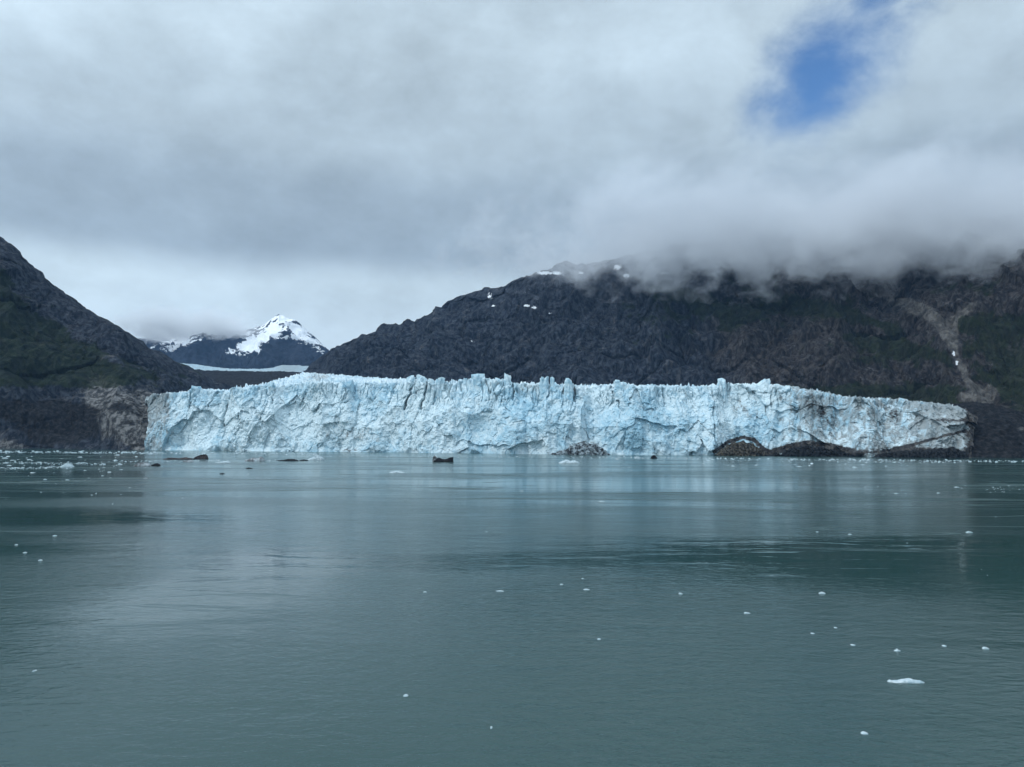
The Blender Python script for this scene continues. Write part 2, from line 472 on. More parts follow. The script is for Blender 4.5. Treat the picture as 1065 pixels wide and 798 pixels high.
# ------------------------------------------------------------------ mountains
def sheet(foot, ridge, ns, nt, power=1.0, back=0.25, back_drop=0.5):
    """foot, ridge: lists of (key, Vector); the face from foot to ridge and a little of the far side"""
    ks = [k for k, _ in ridge]
    x = np.linspace(ks[0], ks[-1], ns)
    fk = np.array([k for k, _ in foot])
    fp = np.array([list(v) for _, v in foot])
    rk = np.array(ks)
    rp = np.array([list(v) for _, v in ridge])
    A = np.stack([np.interp(x, fk, fp[:, i]) for i in range(3)], 1)
    B = np.stack([np.interp(x, rk, rp[:, i]) for i in range(3)], 1)
    nb = max(2, int(nt * back))
    t = np.concatenate([np.linspace(0, 1, nt - nb), 1 + np.linspace(0, 1, nb + 1)[1:]])
    tf = np.minimum(t, 1.0)
    tb = np.maximum(t - 1, 0)
    hz = tf ** power
    P = np.zeros((ns, nt, 3))
    D = (B - A)[:, None, :]
    P[:, :, :2] = A[:, None, :2] + D[:, :, :2] * (tf + 0.6 * tb)[None, :, None]
    P[:, :, 2] = A[:, None, 2] + D[:, :, 2] * (hz - back_drop * tb)[None, :]
    return P.reshape(-1, 3), x, t


def crag(P, A, seed):
    """cliff relief: ribs and gullies running down the slope, faceted buttresses, broken ledges"""
    wv = 70 * fbm(P / 260.0, 3, seed)
    z = P[:, 2]
    d = (ridged(np.stack([(A + wv + 0.25 * z) / 300, z / 1100, 0 * z + seed], 1), 3, seed + 1, 0.5) - 0.35) * 150
    d += (ridged(np.stack([(A + 0.7 * wv - 0.3 * z) / 105, z / 420, 0 * z + seed], 1), 4, seed + 2, 0.55) - 0.35) * 40
    q = P + np.stack([wv, wv, 0.5 * wv], 1) * 0.3
    a1, a2, ai = worley(q / np.array([150, 150, 105.0]), seed + 3)
    d += np.minimum(a2 - a1, 0.45) * 80 + (ai - 0.5) * 34
    a1, a2, ai = worley((q + np.stack([0 * z, 0 * z, 0.35 * A], 1)) / np.array([48, 48, 34.0]), seed + 4)
    d += np.minimum(a2 - a1, 0.4) * 17 + (ai - 0.5) * 9
    d += (ridged(P / 24.0, 4, seed + 5, 0.62) - 0.35) * 6
    return (d - 20) * 0.85


# right mountain
ridge_r = [(300, 392, 3350), (318, 386, 3320), (345, 363, 3300), (372, 351, 3250), (400, 341, 3200), (430, 334, 3150), (455, 323, 3100), (466, 313, 3080),
           (485, 306, 3050), (500, 304, 3020), (520, 301, 3000), (535, 291, 2960), (560, 283, 2900), (580, 278, 2880), (620, 273, 2820), (660, 264, 2750),
           (720, 254, 2700), (800, 246, 2650), (870, 241, 2600), (930, 236, 2600), (1010, 232, 2500), (1120, 215, 2350), (1400, 170, 2100)]
foot_r = [(300, 2950), (400, 2650), (500, 2330), (650, 2080), (800, 1880), (900, 1740), (1000, 1600), (1100, 1480), (1400, 1300)]
NS, NT = 1000, 340
P, xk, tk = sheet([(k, Vector((at(k, 460, Y).x, Y, -6))) for k, Y in foot_r], [(k, at(k, y, Y)) for k, y, Y in ridge_r], NS, NT, 0.92)
nrm = grid_normals(P, NS, NT)
T = np.tile(tk, NS)
fade = sstep(-0.1, 0.25, np.minimum(T, 1.3 - T * 0) * 1.0) * sstep(300, 380, np.repeat(xk, NT)) * 0.85 + 0.15
fade = fade * (1 - 0.55 * sstep(0.7, 1.0, np.minimum(T, 1)))
Q = P * np.array([1, 1, 0.45])
d = fbm(Q / 620.0, 3, 3) * 70 + crag(P, 0.92 * P[:, 0] - 0.39 * P[:, 1], 11)
P2 = P + nrm * (d * fade)[:, None] * np.array([1, 1, 0.75])
px, py = bearing(P2)
# bring the eroded crest back to the surveyed skyline
veg = (0.95 * blob(px, py, 1055, 385, 45, 42) + 0.9 * blob(px, py, 955, 412, 75, 13) + 0.65 * blob(px, py, 930, 366, 60, 14) + 0.6 * blob(px, py, 850, 322, 60, 12)
       + 0.75 * blob(px, py, 1040, 340, 60, 12) + 0.4 * blob(px, py, 770, 312, 60, 20) + 0.7 * blob(px, py, 870, 408, 40, 8) + 0.35 * blob(px, py, 700, 330, 60, 30)
       + 0.5 * blob(px, py, 1010, 300, 40, 10)) * 0.75 + 0.18
for ln, wd in (([(755, 338), (800, 323), (850, 318), (890, 330), (935, 346)], 6), ([(880, 352), (940, 362), (990, 374)], 6), ([(1003, 337), (1065, 338)], 7), ([(820, 407), (900, 412), (990, 415)], 6), ([(680, 300), (720, 310), (760, 330)], 5)):
    veg = veg + 0.6 * np.exp(-(seg_dist(px, py + 5 * fbm(P / 120.0, 3, 341), ln) / wd) ** 2)
wob = 7 * fbm(P / 60.0, 4, 333)
scree = [(940, 312), (962, 322), (979, 338), (990, 356), (996, 374), (1006, 396), (1018, 410)]
sd_ = seg_dist(px + wob, py + 0.6 * wob, scree)
sd2_ = np.minimum(seg_dist(px + wob, py + wob, [(900, 300), (935, 312), (972, 330)]), seg_dist(px - wob, py + wob, [(1010, 318), (992, 334), (990, 352)]))
fan = blob(px + wob, py, 1024, 411, 13, 10) + 0.9 * blob(px, py + 0.5 * wob, 1004, 412, 10, 7) + 0.5 * blob(px, py + wob, 985, 345, 12, 12)
pale = np.clip(0.85 * np.exp(-(sd_ / 5.0) ** 2) + 0.5 * np.exp(-(sd2_ / 5.0) ** 2) + 1.2 * fan, 0, 1) + 0.4 * blob(px, py, 940, 325, 50, 14) + 0.32 * blob(px, py, 850, 335, 40, 14) + 0.28 * blob(px, py, 800, 350, 30, 30) + 0.3 * blob(px, py, 1040, 330, 40, 20)
veg = veg * (1 - np.clip(1.6 * fan + np.exp(-(sd_ / 5.0) ** 2), 0, 1))
snow = np.zeros(len(px))
for cx, cy, rx, ry, k in [(566, 284, 9, 2.0, 1), (580, 284, 6, 2, .9), (642, 278, 5, 3, 1), (652, 287, 5, 2.4, 1), (604, 284, 4, 1.5, .9), (510, 310, 5, 1.5, .9), (548, 318, 4, 1.6, .9),
                          (556, 320, 3, 1.5, .9), (513, 318, 3, 1.3, .8), (690, 284, 5, 1.4, .8), (992, 368, 2.2, 3.5, 1), (995, 378, 1.6, 3, .9), (930, 194, 26, 4, 1), (940, 200, 20, 4, .8), (572, 326, 2, 1.2, .8), (490, 355, 1.6, 1.2, .8)]:
    snow += k * blob(px, py, cx, cy, rx, ry)
warm = sstep(600, 900, px) * 0.75 + 0.1 + 0.2 * blob(px, py, 850, 360, 120, 40)
deb_dark = 0.0 * px
zone = np.stack([veg, pale, snow, deb_dark], 1)
zone2 = np.stack([warm, deb_dark, deb_dark, deb_dark + 1], 1)
tag(link('right_mountain', grid_mesh('right_mountain', P2, NS, NT, zone, zone2, smooth=False), ROCK), 'dark rock mountain whose top is lost in low cloud, behind the glacier', kind='structure')

# left mountain
ridge_l = [(-420, 30, 1900), (-200, 140, 1950), (-100, 193, 2000), (-20, 238, 2040), (0, 250, 2050), (20, 268, 2060), (40, 284, 2080), (60, 299, 2090), (80, 313, 2100), (100, 328, 2120), (112, 333, 2120),
           (130, 347, 2150), (155, 361, 2200), (190, 380, 2250), (215, 391, 2300), (240, 402, 2350), (275, 414, 2400), (300, 425, 2420)]
foot_l = [(-420, 1450), (-100, 1640), (0, 1665), (60, 1630), (110, 1575), (155, 1545), (172, 1560), (200, 1780), (240, 2150), (300, 2400)]
NS, NT = 620, 300
P, xk, tk = sheet([(k, Vector((at(k, 460, Y).x, Y, -8))) for k, Y in foot_l], [(k, at(k, y, Y)) for k, y, Y in ridge_l], NS, NT, 0.95)
nrm = grid_normals(P, NS, NT, (0.4, -1, 0.6))
T = np.tile(tk, NS)
Q = P * np.array([1, 1, 0.5])
fade = (1 - 0.6 * sstep(0.7, 1.0, np.minimum(T, 1))) * (1 - 0.7 * sstep(150, 300, np.repeat(xk, NT))) * (0.25 + 0.75 * sstep(0.0, 0.16, T))
d = fbm(Q / 420.0, 3, 43) * 35 + crag(P, 0.9 * P[:, 0] + 0.44 * P[:, 1], 51) * 0.62
P2 = P + nrm * (d * fade)[:, None] * np.array([1, 1, 0.8])
px, py = bearing(P2)
dl = np.interp(px, [-420, 0, 80, 155, 240], [30, 250, 313, 361, 402])
below = py - dl
veg = 0.85 * sstep(20, 70, below) * sstep(412, 385, py) + 0.2 + 0.4 * blob(px, py, 120, 390, 70, 12)
veg = veg * (1 - 0.8 * sstep(400, 412, py))
pale = 0.85 * blob(px, py, 104, 412, 22, 20) + 0.85 * blob(px, py, 130, 440, 36, 30) + 0.9 * blob(px, py, 152, 440, 18, 36) + 0.85 * blob(px, py, 4, 464, 26, 9) + 0.35 * blob(px, py, 40, 436, 30, 8) + 0.35 * blob(px, py, 70, 345, 25, 8) + 0.3 * blob(px, py, 80, 385, 30, 12)
deb_dark = 1.0 * blob(px, py, 55, 452, 36, 13) + 0.7 * blob(px, py, 60, 430, 60, 14) + 0.55 * blob(px, py, 130, 422, 16, 8) + 0.4 * blob(px, py, 95, 448, 14, 12) + 0.6 * blob(px, py, 20, 425, 60, 12)
pale = pale * (1 - 0.8 * blob(px, py, 121, 467, 12, 6)) * (1 - 0.8 * np.clip(1.1 * blob(px, py, 55, 452, 30, 12), 0, 1))
zone = np.stack([veg, pale, 0 * px, deb_dark], 1)
zone2 = np.stack([0.35 + 0 * px, 1 + 0 * px, 0 * px, 0 * px + 1], 1)
tag(link('left_mountain', grid_mesh('left_mountain', P2, NS, NT, zone, zone2, smooth=False), ROCK), 'steep dark slope with mossy green bands and a pale rock toe at the water', kind='structure')

# far snowy mountain
ridge_f = [(60, 344, 9000), (110, 352, 9000), (150, 354, 9000), (165, 350, 8950), (180, 352, 8900), (205, 346, 8800), (222, 349, 8750), (240, 345, 8650), (252, 344, 8600), (264, 339, 8550), (275, 334, 8500), (284, 329.5, 8500), (290, 325.5, 8500), (296, 328.5, 8500),
           (305, 333, 8500), (316, 341, 8500), (326, 349, 8500), (338, 360, 8500), (352, 375, 8500), (380, 388, 8500), (420, 396, 8500)]
foot_f = [(60, 6600), (160, 6500), (290, 6300), (420, 6400)]
NS, NT = 520, 240
P, xk, tk = sheet([(k, at(k, 392, Y)) for k, Y in foot_f], [(k, at(k, y, Y)) for k, y, Y in ridge_f], NS, NT, 1.12)
nrm = grid_normals(P, NS, NT)
T = np.tile(tk, NS)
fade = (1 - 0.72 * sstep(0.6, 1.0, np.minimum(T, 1)))
wv = 130 * fbm(P / 600.0, 3, 84)
rib_f = ridged(np.stack([(P[:, 0] + wv + 0.35 * P[:, 2]) / 520, P[:, 2] / 2200, 0 * wv + 4], 1), 4, 91, 0.55)
d = fbm(P / 1500.0, 3, 83) * 110 + (rib_f - 0.35) * 240 + (ridged(P / 300.0 + 0.25 * perlin(P / 700.0, 9)[:, None], 5, 95, 0.55) - 0.3) * 80 + (ridged(P / 120.0, 4, 97, 0.6) - 0.3) * 30
P2 = P + nrm * (d * fade)[:, None] * np.array([1, 1, 0.8])
px, py = bearing(P2)
snow = 0.14 + 0.45 * sstep(366, 338, py)
field = np.exp(-(seg_dist(px, py, [(236, 366), (258, 360), (272, 352), (284, 344)]) / 7.0) ** 2) + np.exp(-(seg_dist(px, py, [(256, 360), (274, 368)]) / 4.0) ** 2)
snow += 0.85 * np.clip(field, 0, 1) + 0.5 * np.exp(-(seg_dist(px, py, [(296, 333), (312, 345), (334, 368)]) / 6) ** 2) + 0.60 * blob(px, py, 195, 355, 34, 8) + 0.35 * blob(px, py, 298, 350, 16, 6)
gl_ = 0.55 * rib_f + 0.45 * ridged(np.stack([(P[:, 0] + wv - 0.5 * P[:, 2]) / 170, P[:, 2] / 600, 0 * wv], 1), 4, 197, 0.6)
snow += 2.0 * (0.30 - gl_) * sstep(-0.1, 0.35, snow) + 0.35 * fbm(P / 70.0, 3, 198)
snow -= 0.40 * blob(px, py, 268, 344, 9, 7) + 0.50 * blob(px, py, 302, 366, 18, 9) + 0.35 * blob(px, py, 222, 362, 16, 8) + 0.5 * blob(px, py, 250, 376, 60, 5)
zone = np.stack([0 * px, 0 * px, snow, 0 * px + 1], 1)
tag(link('snowy_mountain', grid_mesh('snowy_mountain', P2, NS, NT, zone), FAR), 'distant blue peak streaked with snow, its shoulder in cloud', kind='structure')


# valley floor: dark rubble-covered ice behind the glacier's left part
def strip(name, near, far, nu, nv, amp, seed, mat, zfun, lbl, cat=None, kind='structure', rough_scale=60.0):
    A, B = interp_poly(near, nu), interp_poly(far, nu)
    pts = []
    a3 = np.array([list(at(*r)) for r in A])
    b3 = np.array([list(at(*r)) for r in B])
    t = np.linspace(0, 1, nv)
    P = (a3[:, None, :] * (1 - t)[None, :, None] + b3[:, None, :] * t[None, :, None]).reshape(-1, 3)
    P[:, 2] += (ridged(P / rough_scale, 5, seed, 0.6) - 0.35) * amp + fbm(P / (rough_scale * 4), 3, seed + 3) * amp
    px, py = bearing(P)
    o = link(name, grid_mesh(name, P, nu, nv, zfun(px, py), np.stack([0.2 + 0 * px, 0 * px, 0 * px, 0 * px + 1], 1)), mat)
    return tag(o, lbl, cat, kind=kind)


strip('moraine_terrain', [(150, 420, 2250), (360, 412, 2250)], [(150, 385, 3500), (235, 385.8, 3500), (300, 386.5, 3500), (345, 390, 3500), (360, 396, 3500)], 260, 160, 9, 101, ROCK,
      lambda px, py: np.stack([0 * px, 0.35 * blob(px, py, 335, 393, 14, 6), 0 * px, 1.0 - 0.6 * blob(px, py, 335, 393, 14, 6)], 1), 'black rubble covered ice in the valley behind the glacier', kind='structure')

# ------------------------------------------------------------------ glacier
crest = [(152, 416), (159, 411), (184, 409.5), (196, 407), (203, 405), (220, 406.5), (238, 408), (243, 404), (262, 403), (279, 401.6), (286, 404), (300, 401), (318, 399), (345, 398), (380, 399), (420, 399), (424, 397), (468, 399),
         (478, 397), (497, 394), (507, 394.5), (514, 397), (524, 396), (533, 399), (551, 399), (575, 401), (591, 399.5), (600, 402), (636, 401.5), (644, 400.5), (698, 402), (729, 403), (740, 402), (751, 399), (771, 400.5),
         (793, 399.5), (807, 401.5), (829, 405), (847, 406.5), (860, 409), (875, 413), (925, 415), (963, 419), (985, 422), (1003, 427), (1012, 436)]
front = [(152, 1556), (175, 1520), (250, 1468), (340, 1440), (430, 1395), (532, 1325), (600, 1300), (700, 1290), (742, 1300), (760, 1310), (800, 1290), (880, 1235), (1000, 1190), (1012, 1186)]
NU, NF, NB = 1500, 190, 70
NV = NF + NB
ck, fk = np.array(crest), np.array(front)
xk = np.linspace(152, 1012, NU)
yD = np.interp(xk, fk[:, 0], fk[:, 1])
# the calving front is a line of bays and buttresses
yD = yD + 26 * fbm(np.stack([xk / 60.0, 0 * xk, 0 * xk], 1), 3, 7) + 10 * fbm(np.stack([xk / 16.0, 0 * xk + 3, 0 * xk], 1), 2, 8)
setb = 58 + 30 * fbm(np.stack([xk / 40.0, 0 * xk + 9, 0 * xk], 1), 3, 15)
cy = np.interp(xk, ck[:, 0], ck[:, 1])
base3 = np.array([list(at(a, 460, b)) for a, b in zip(xk, yD)])
base3[:, 2] = -3
crest3 = np.array([list(at(a, c, b + s)) for a, c, b, s in zip(xk, cy, yD, setb)])
uy = np.interp(xk, [146, 235, 262, 290, 316, 347, 400, 440, 480, 560, 1012], [6, 4, 2, -5, -11, -8, -3.5, -1, 3, 5, 8])
upper3 = np.array([list(at(a, c + u, b + 900)) for a, c, b, u in zip(xk, np.interp(xk, [146, 240, 316, 420, 600, 800, 1012], [412, 404, 399, 398, 401, 402, 432]), yD, uy)])
t = np.linspace(0, 1, NF)
lean = t ** 1.35                       # steep foot, crest leaning back
Pf = base3[:, None, :] + (crest3 - base3)[:, None, :] * np.stack([lean, lean, t], 1)[None]
tb = np.linspace(0, 1, NB + 1)[1:] ** 1.5
Pb = crest3[:, None, :] + (upper3 - crest3)[:, None, :] * tb[None, :, None]
P = np.concatenate([Pf, Pb], 1).reshape(-1, 3)
TV = np.tile(np.concatenate([t, 1 + tb]), NU)
XK = np.repeat(xk, NV)
back_d = np.array([0, 1.0, 0.0])
face = sstep(1.25, 0.95, TV)
Q = P.copy()
Q[:, 1] *= 0.7
wq = Q + 6 * np.stack([fbm(P / 45.0, 3, 201), fbm(P / 45.0, 3, 202), fbm(P / 45.0, 3, 203)], 1)
f1, f2, cid = worley(wq / np.array([26.0, 40.0, 46.0]), 5)          # big fractured blocks
g1, g2, gid = worley(wq / np.array([11.0, 16.0, 15.0]), 9)
h1, h2, hid = worley(wq / np.array([4.6, 6.0, 6.0]), 12)
crev = sstep(0.16, 0.0, f2 - f1)
crev2 = sstep(0.14, 0.0, g2 - g1)
b1, b2, bid = worley(wq / np.array([62.0, 90.0, 58.0]), 19)           # calving scallops with sharp edges between
out = (b1 - 0.5) * 17 + (bid - 0.5) * 13 + (cid - 0.5) * 8 + (gid - 0.5) * 3.6 + (hid - 0.5) * 2.0 - crev * 1.0 - crev2 * 0.4
out += fbm(P / np.array([60, 60, 90.0]), 4, 211) * 12 + (ridged(P / np.array([15.0, 17.0, 34.0]), 4, 221, 0.6) - 0.35) * 2.6 + fbm(P / 6.5, 4, 231, 0.65) * 2.1
out *= sstep(-0.02, 0.10, TV) * 0.75 + 0.25
# upper third: splintered into upright fins
fin = sstep(0.5, 0.85, TV) * sstep(1.5, 1.05, TV) * np.clip(0.25 + 0.4 * np.exp(-((XK - 480) / 110) ** 2) + 1.1 * fbm(np.stack([XK / 24.0, 0 * XK, 0 * XK + 2], 1), 2, 77), 0, 1.3)
k1, k2, kid = worley(np.stack([wq[:, 0] / 11.0, wq[:, 1] / 18.0, wq[:, 2] / 90.0], 1), 15)
fins = (kid - 0.45) * 9 - sstep(0.22, 0.0, k2 - k1) * 9
out += fin * (fins * 0.62 - 3 * sstep(0.10, 0.0, k2 - k1))
pxf, pyf = bearing(P)
for ln, wd, dp in (([(431, 394), (420, 426)], 1.2, 20), ([(446, 394), (437, 425)], 1.2, 18), ([(457, 395), (450, 420)], 1.1, 16), ([(412, 398), (404, 420)], 1.0, 10), ([(236, 421), (231, 438), (230, 456)], 0.9, 12),
                   ([(533, 396), (533, 416)], 1.1, 12), ([(574, 398), (569, 415)], 1.0, 10), ([(598, 401), (600, 420)], 1.0, 12), ([(285, 404), (283, 420)], 1.0, 9), ([(742, 402), (744, 470)], 0.9, 6), ([(638, 408), (648, 428)], 1.0, 9), ([(690, 404), (694, 420)], .9, 8)):
    out -= dp * np.exp(-(seg_dist(pxf + 2.0 * fbm(P / 14.0, 3, 271), pyf, ln) / wd) ** 2)
P2 = P + np.stack([0.25 * out * fbm(P / 30.0, 2, 241), -out * (0.35 + 0.65 * face), 0 * out], 1)
top = sstep(0.72, 1.0, TV)
jag = 0.45 + 0.75 * np.exp(-((XK - 500) / 110) ** 2) + 0.6 * np.clip(fbm(np.stack([XK / 18.0, 0 * XK + 5, 0 * XK], 1), 2, 78), -0.5, 1)
P2[:, 2] += top * (fins * 0.62 * jag * sstep(1.8, 1.0, TV) + (gid - 0.5) * 3 + fbm(P / 9.0, 4, 251, 0.6) * 3.5 - crev * 3 * sstep(1.0, 1.1, TV))
P2[:, 2] += sstep(1.02, 1.12, TV) * ((ridged(P / np.array([26.0, 20.0, 40.0]), 4, 261, 0.6) - 0.3) * 13 - crev * 6 - crev2 * 3)
px, py = bearing(P2)
# frozen-in dirt, bluer fresh ice, basal rock debris, plus painted undercut shade
dirt = (0.12 + 0.64 * sstep(740, 870, px) * (0.95 + 0.8 * np.clip(fbm(P / 90.0, 3, 301) + 0.2, 0, 1)) + 0.5 * sstep(930, 1000, px) + 0.6 * sstep(190, 158, px) * sstep(455, 405, py) + 0.6 * sstep(205, 158, px)
        + 0.55 * blob(px, py, 595, 405, 12, 8) + 0.5 * blob(px, py, 550, 402, 14, 6) + 0.45 * blob(px, py, 770, 425, 12, 12) + 0.45 * blob(px, py, 840, 425, 14, 16) + 0.45 * blob(px, py, 370, 452, 50, 9) + 0.35 * blob(px, py, 500, 418, 18, 7)
        + 0.7 * blob(px, py, 332, 392, 16, 5) + 0.3 * blob(px, py, 665, 430, 40, 30))
bl = 0.42 + 0.5 * fbm(P / 120.0, 3, 311) + 0.35 * (cid - 0.5) + 0.3 * (gid - 0.5) +  0.3 * blob(px, py, 560, 430, 14, 14) + 0.25 * blob(px, py, 640, 440, 60, 25) - 0.5 * blob(px, py, 255, 443, 14, 22) - 0.3 * blob(px, py, 210, 455, 10, 14) + 0.3 * blob(px, py, 405, 408, 8, 6)
bl += 0.35 * sstep(467, 473, py) * sstep(600, 400, px)
deb_dark = (0.75 * blob(px, py, 607, 466, 22, 8) + 0.8 * blob(px, py, 850, 470, 46, 6.5) + 0.95 * blob(px, py, 955, 470, 55, 5.5) + 1.0 * sstep(999, 1012, px + 4 * fbm(P / 20.0, 3, 321)) + 0.25 * sstep(160, 150, px)
       + 0.75 * np.exp(-(seg_dist(px, py, [(930, 468), (965, 458), (1003, 448)]) / 2.2) ** 2) + 0.6 * np.exp(-(seg_dist(px, py, [(975, 437), (1005, 437)]) / 3.0) ** 2)
       + 0.5 * blob(px, py, 842, 418, 9, 15) + 0.5 * blob(px, py, 856, 428, 8, 14) + 0.42 * blob(px, py, 769, 417, 3, 7) + 0.36 * blob(px, py, 875, 440, 20, 9) + 0.40 * blob(px, py, 596, 406, 6, 7) + 0.38 * blob(px, py, 955, 432, 14, 10)
       + 0.8 * np.exp(-(seg_dist(px, py, [(800, 471), (815, 466), (840, 460), (865, 464), (895, 474)]) / 3.2) ** 2) + 0.5 * blob(px, py, 365, 468, 16, 3) + 0.45 * blob(px, py, 470, 468, 40, 1.5) + 0.55 * blob(px, py, 930, 432, 8, 14) + 0.9 * np.exp(-(seg_dist(px, py, [(743, 470), (757, 460), (773, 455), (785, 458), (797, 470)]) / 2.6) ** 2))  # last term: arch above the mound, shade of the undercut put into the colour
up = sstep(0.95, 1.15, TV) * 0.3
zone = np.stack([dirt, bl, deb_dark, up], 1)
gl = empty('glacier', tuple(at(580, 470, 1330).xy) + (0,))
tag(gl, 'long pale blue tidewater glacier front ending in broken ice cliffs at the fjord', 'glacier')
ginv = np.array(gl.location)
link('ice_front', grid_mesh('ice_front', P2 - ginv, NU, NV, zone, smooth=False), ICE, gl)


def serac(px0, ytop, ybot, wpx, lean_px, Y, seed, thin=0.55):
    """an upright splinter of ice on the crest: a tapered, faceted column with a broken top"""
    Y = float(np.interp(px0, xk, yD + setb)) + 5
    A, B = at(px0, ybot + 6, Y), at(px0 + lean_px, ytop - 2.6, Y + 4)
    wm = wpx * Y / F * 0.5
    nu, nv = 28, 30
    th = np.linspace(0, 2 * math.pi, nu, endpoint=False)
    rng = np.random.default_rng(seed)
    shape = 1 + 0.22 * np.cos(3 * th + rng.uniform(0, 6)) * rng.uniform(0.3, 1) + 0.18 * np.cos(5 * th + rng.uniform(0, 6))
    t = np.linspace(0, 1, nv)
    H = (B - A).length
    P = np.zeros((nu, nv, 3))
    taper = 1.12 - 0.22 * t
    cap = np.sqrt(np.clip(1 - ((t - 0.95) / 0.05).clip(0, 1) ** 2, 0.0, 1))
    rad = wm * taper * (0.25 * (1 - cap) * 0 + cap)
    P[:, :, 0] = A.x + (B.x - A.x) * t[None] + np.cos(th)[:, None] * shape[:, None] * rad[None]
    P[:, :, 1] = A.y + (B.y - A.y) * t[None] + np.sin(th)[:, None] * shape[:, None] * rad[None] * thin * 1.6
    slant = rng.uniform(-0.5, 0.5)
    P[:, :, 2] = A.z + (B.z - A.z) * t[None] + t[None] * slant * np.cos(th)[:, None] * rad[None]
    P = P.reshape(-1, 3)
    a1, a2, aid = worley(P / np.array([5.0, 6.0, 11.0]) + seed, 31)
    n = fbm(P / 6.0 + seed, 3, 41)
    c = np.stack([np.cos(th)[:, None] + 0 * t[None], np.sin(th)[:, None] + 0 * t[None], 0 * th[:, None] + 0 * t[None]], -1).reshape(-1, 3)
    P += c * ((aid - 0.5) * 0.25 * wm + n * 0.22 * wm)[:, None]
    P[:, 2] += np.tile(t, nu) ** 3 * (aid - 0.5) * 8
    z = np.stack([0.15 + 0 * n, 0.5 + 0.5 * n + 0.4 * (aid - 0.5), 0 * n, 0 * n], 1)
    link('serac', grid_mesh('serac', P - ginv, nu, nv, z, smooth=False, wrap=True), ICE, gl)


for i, a in enumerate([(416, 394, 426, 8.5, 12, 1432), (428, 393.5, 426, 10, 11, 1430), (442, 396, 424, 6.5, 8, 1428), (452, 395, 420, 8.5, 7, 1426), (497, 393, 410, 12, 0, 1405), (527, 391.5, 410, 8, 1, 1388),
                       (566, 395, 410, 9, 0, 1368), (574.5, 396.5, 412, 4, 0, 1366), (591, 396.5, 412, 7, 0, 1362), (751, 398, 412, 9, 0, 1355), (793, 399, 412, 14, 0, 1345), (485, 396, 414, 7, 1, 1406), (281, 401, 414, 8, 1, 1520), (205, 404.5, 416, 9, 0, 1560),
                       (645, 400, 410, 12, 0, 1358), (516, 396, 412, 6, 1, 1390)]):
    serac(*a, seed=50 + i)

# distant tongue of the same ice stream below the snowy peak
def zf(px, py): return np.stack([0.75 + 0 * px + 0.3 * blob(px, py, 300, 382, 14, 5), 0.75 + 0 * px, 0.45 * blob(px, py, 230, 386, 60, 1.6), 0 * px], 1)
strip('upper_glacier', [(150, 392, 3900), (200, 388, 3900), (250, 387, 3900), (300, 387, 3900), (345, 390, 3900), (360, 394, 3900)], [(150, 375, 6600), (205, 380, 6600), (235, 383.8, 6600), (270, 384, 6600), (285, 382.5, 6600), (293, 380.0, 6600), (305, 380.5, 6600), (325, 381, 6600), (360, 382, 6600)],
      240, 90, 9, 131, ICE, zf, 'thin pale strip of glacier curving below the distant snowy peak', 'glacier', kind='thing', rough_scale=90.0)

# ------------------------------------------------------------------ debris banks at the glacier's ends and foot
def bank(name, px0, px1, prof, Y0, Y1, depth, mat, zfun, seed, rough=3.0, nu=160, nv=70):
    """a mound rising from the waterline: prof = (px, py of crest); front from Y0 (left) to Y1 (right)"""
    A = np.array(prof, float)
    x = np.linspace(px0, px1, nu)
    cyy = np.interp(x, A[:, 0], A[:, 1])
    Yf = np.interp(x, [px0, px1], [Y0, Y1])
    f3 = np.array([list(at(a, 460, b)) for a, b in zip(x, Yf)])
    f3[:, 2] = -2
    c3 = np.array([list(at(a, c, b + depth)) for a, c, b in zip(x, cyy, Yf)])
    b3 = f3 + (c3 - f3) * 2.2
    b3[:, 2] = c3[:, 2] * 0.75
    t = np.linspace(0, 1, nv)
    tf = np.minimum(t / 0.65, 1)[None, :, None]
    tb = np.maximum((t - 0.65) / 0.35, 0)[None, :, None]
    P = f3[:, None] + (c3 - f3)[:, None] * np.concatenate([tf, tf, np.sin(tf * math.pi / 2) ** 0.9], 2) + (b3 - c3)[:, None] * tb
    P = P.reshape(-1, 3)
    amp = np.clip((P[:, 2] + 2) / 6, 0.1, 1) * rough
    P += np.stack([0 * amp, -1 * amp * (ridged(P / 22.0, 5, seed, 0.6) - 0.3) * 1.6, amp * fbm(P / 14.0, 5, seed + 5, 0.6)], 1)
    px, py = bearing(P)
    return link(name, grid_mesh(name, P, nu, nv, zfun(px, py), np.stack([0.3 + 0 * px, 0 * px, 0 * px, 0 * px + 1], 1)), mat)


o = bank('right_shore', 985, 1400, [(985, 421), (1005, 419), (1030, 421), (1065, 430), (1120, 440), (1400, 445)], 1205, 1040, 240, ROCK,
         lambda px, py: np.stack([0 * px, 0.55 * blob(px, py, 1063, 446, 9, 5) + 0.5 * blob(px, py, 1000, 470, 14, 6) + 0.4 * blob(px, py, 1040, 474, 30, 3), 0 * px, 1.0 - 0.7 * blob(px, py, 1063, 446, 8, 4)], 1), 141, 5.0, 300, 130)
tag(o, 'black rubble bank beside the right end of the glacier', kind='structure')


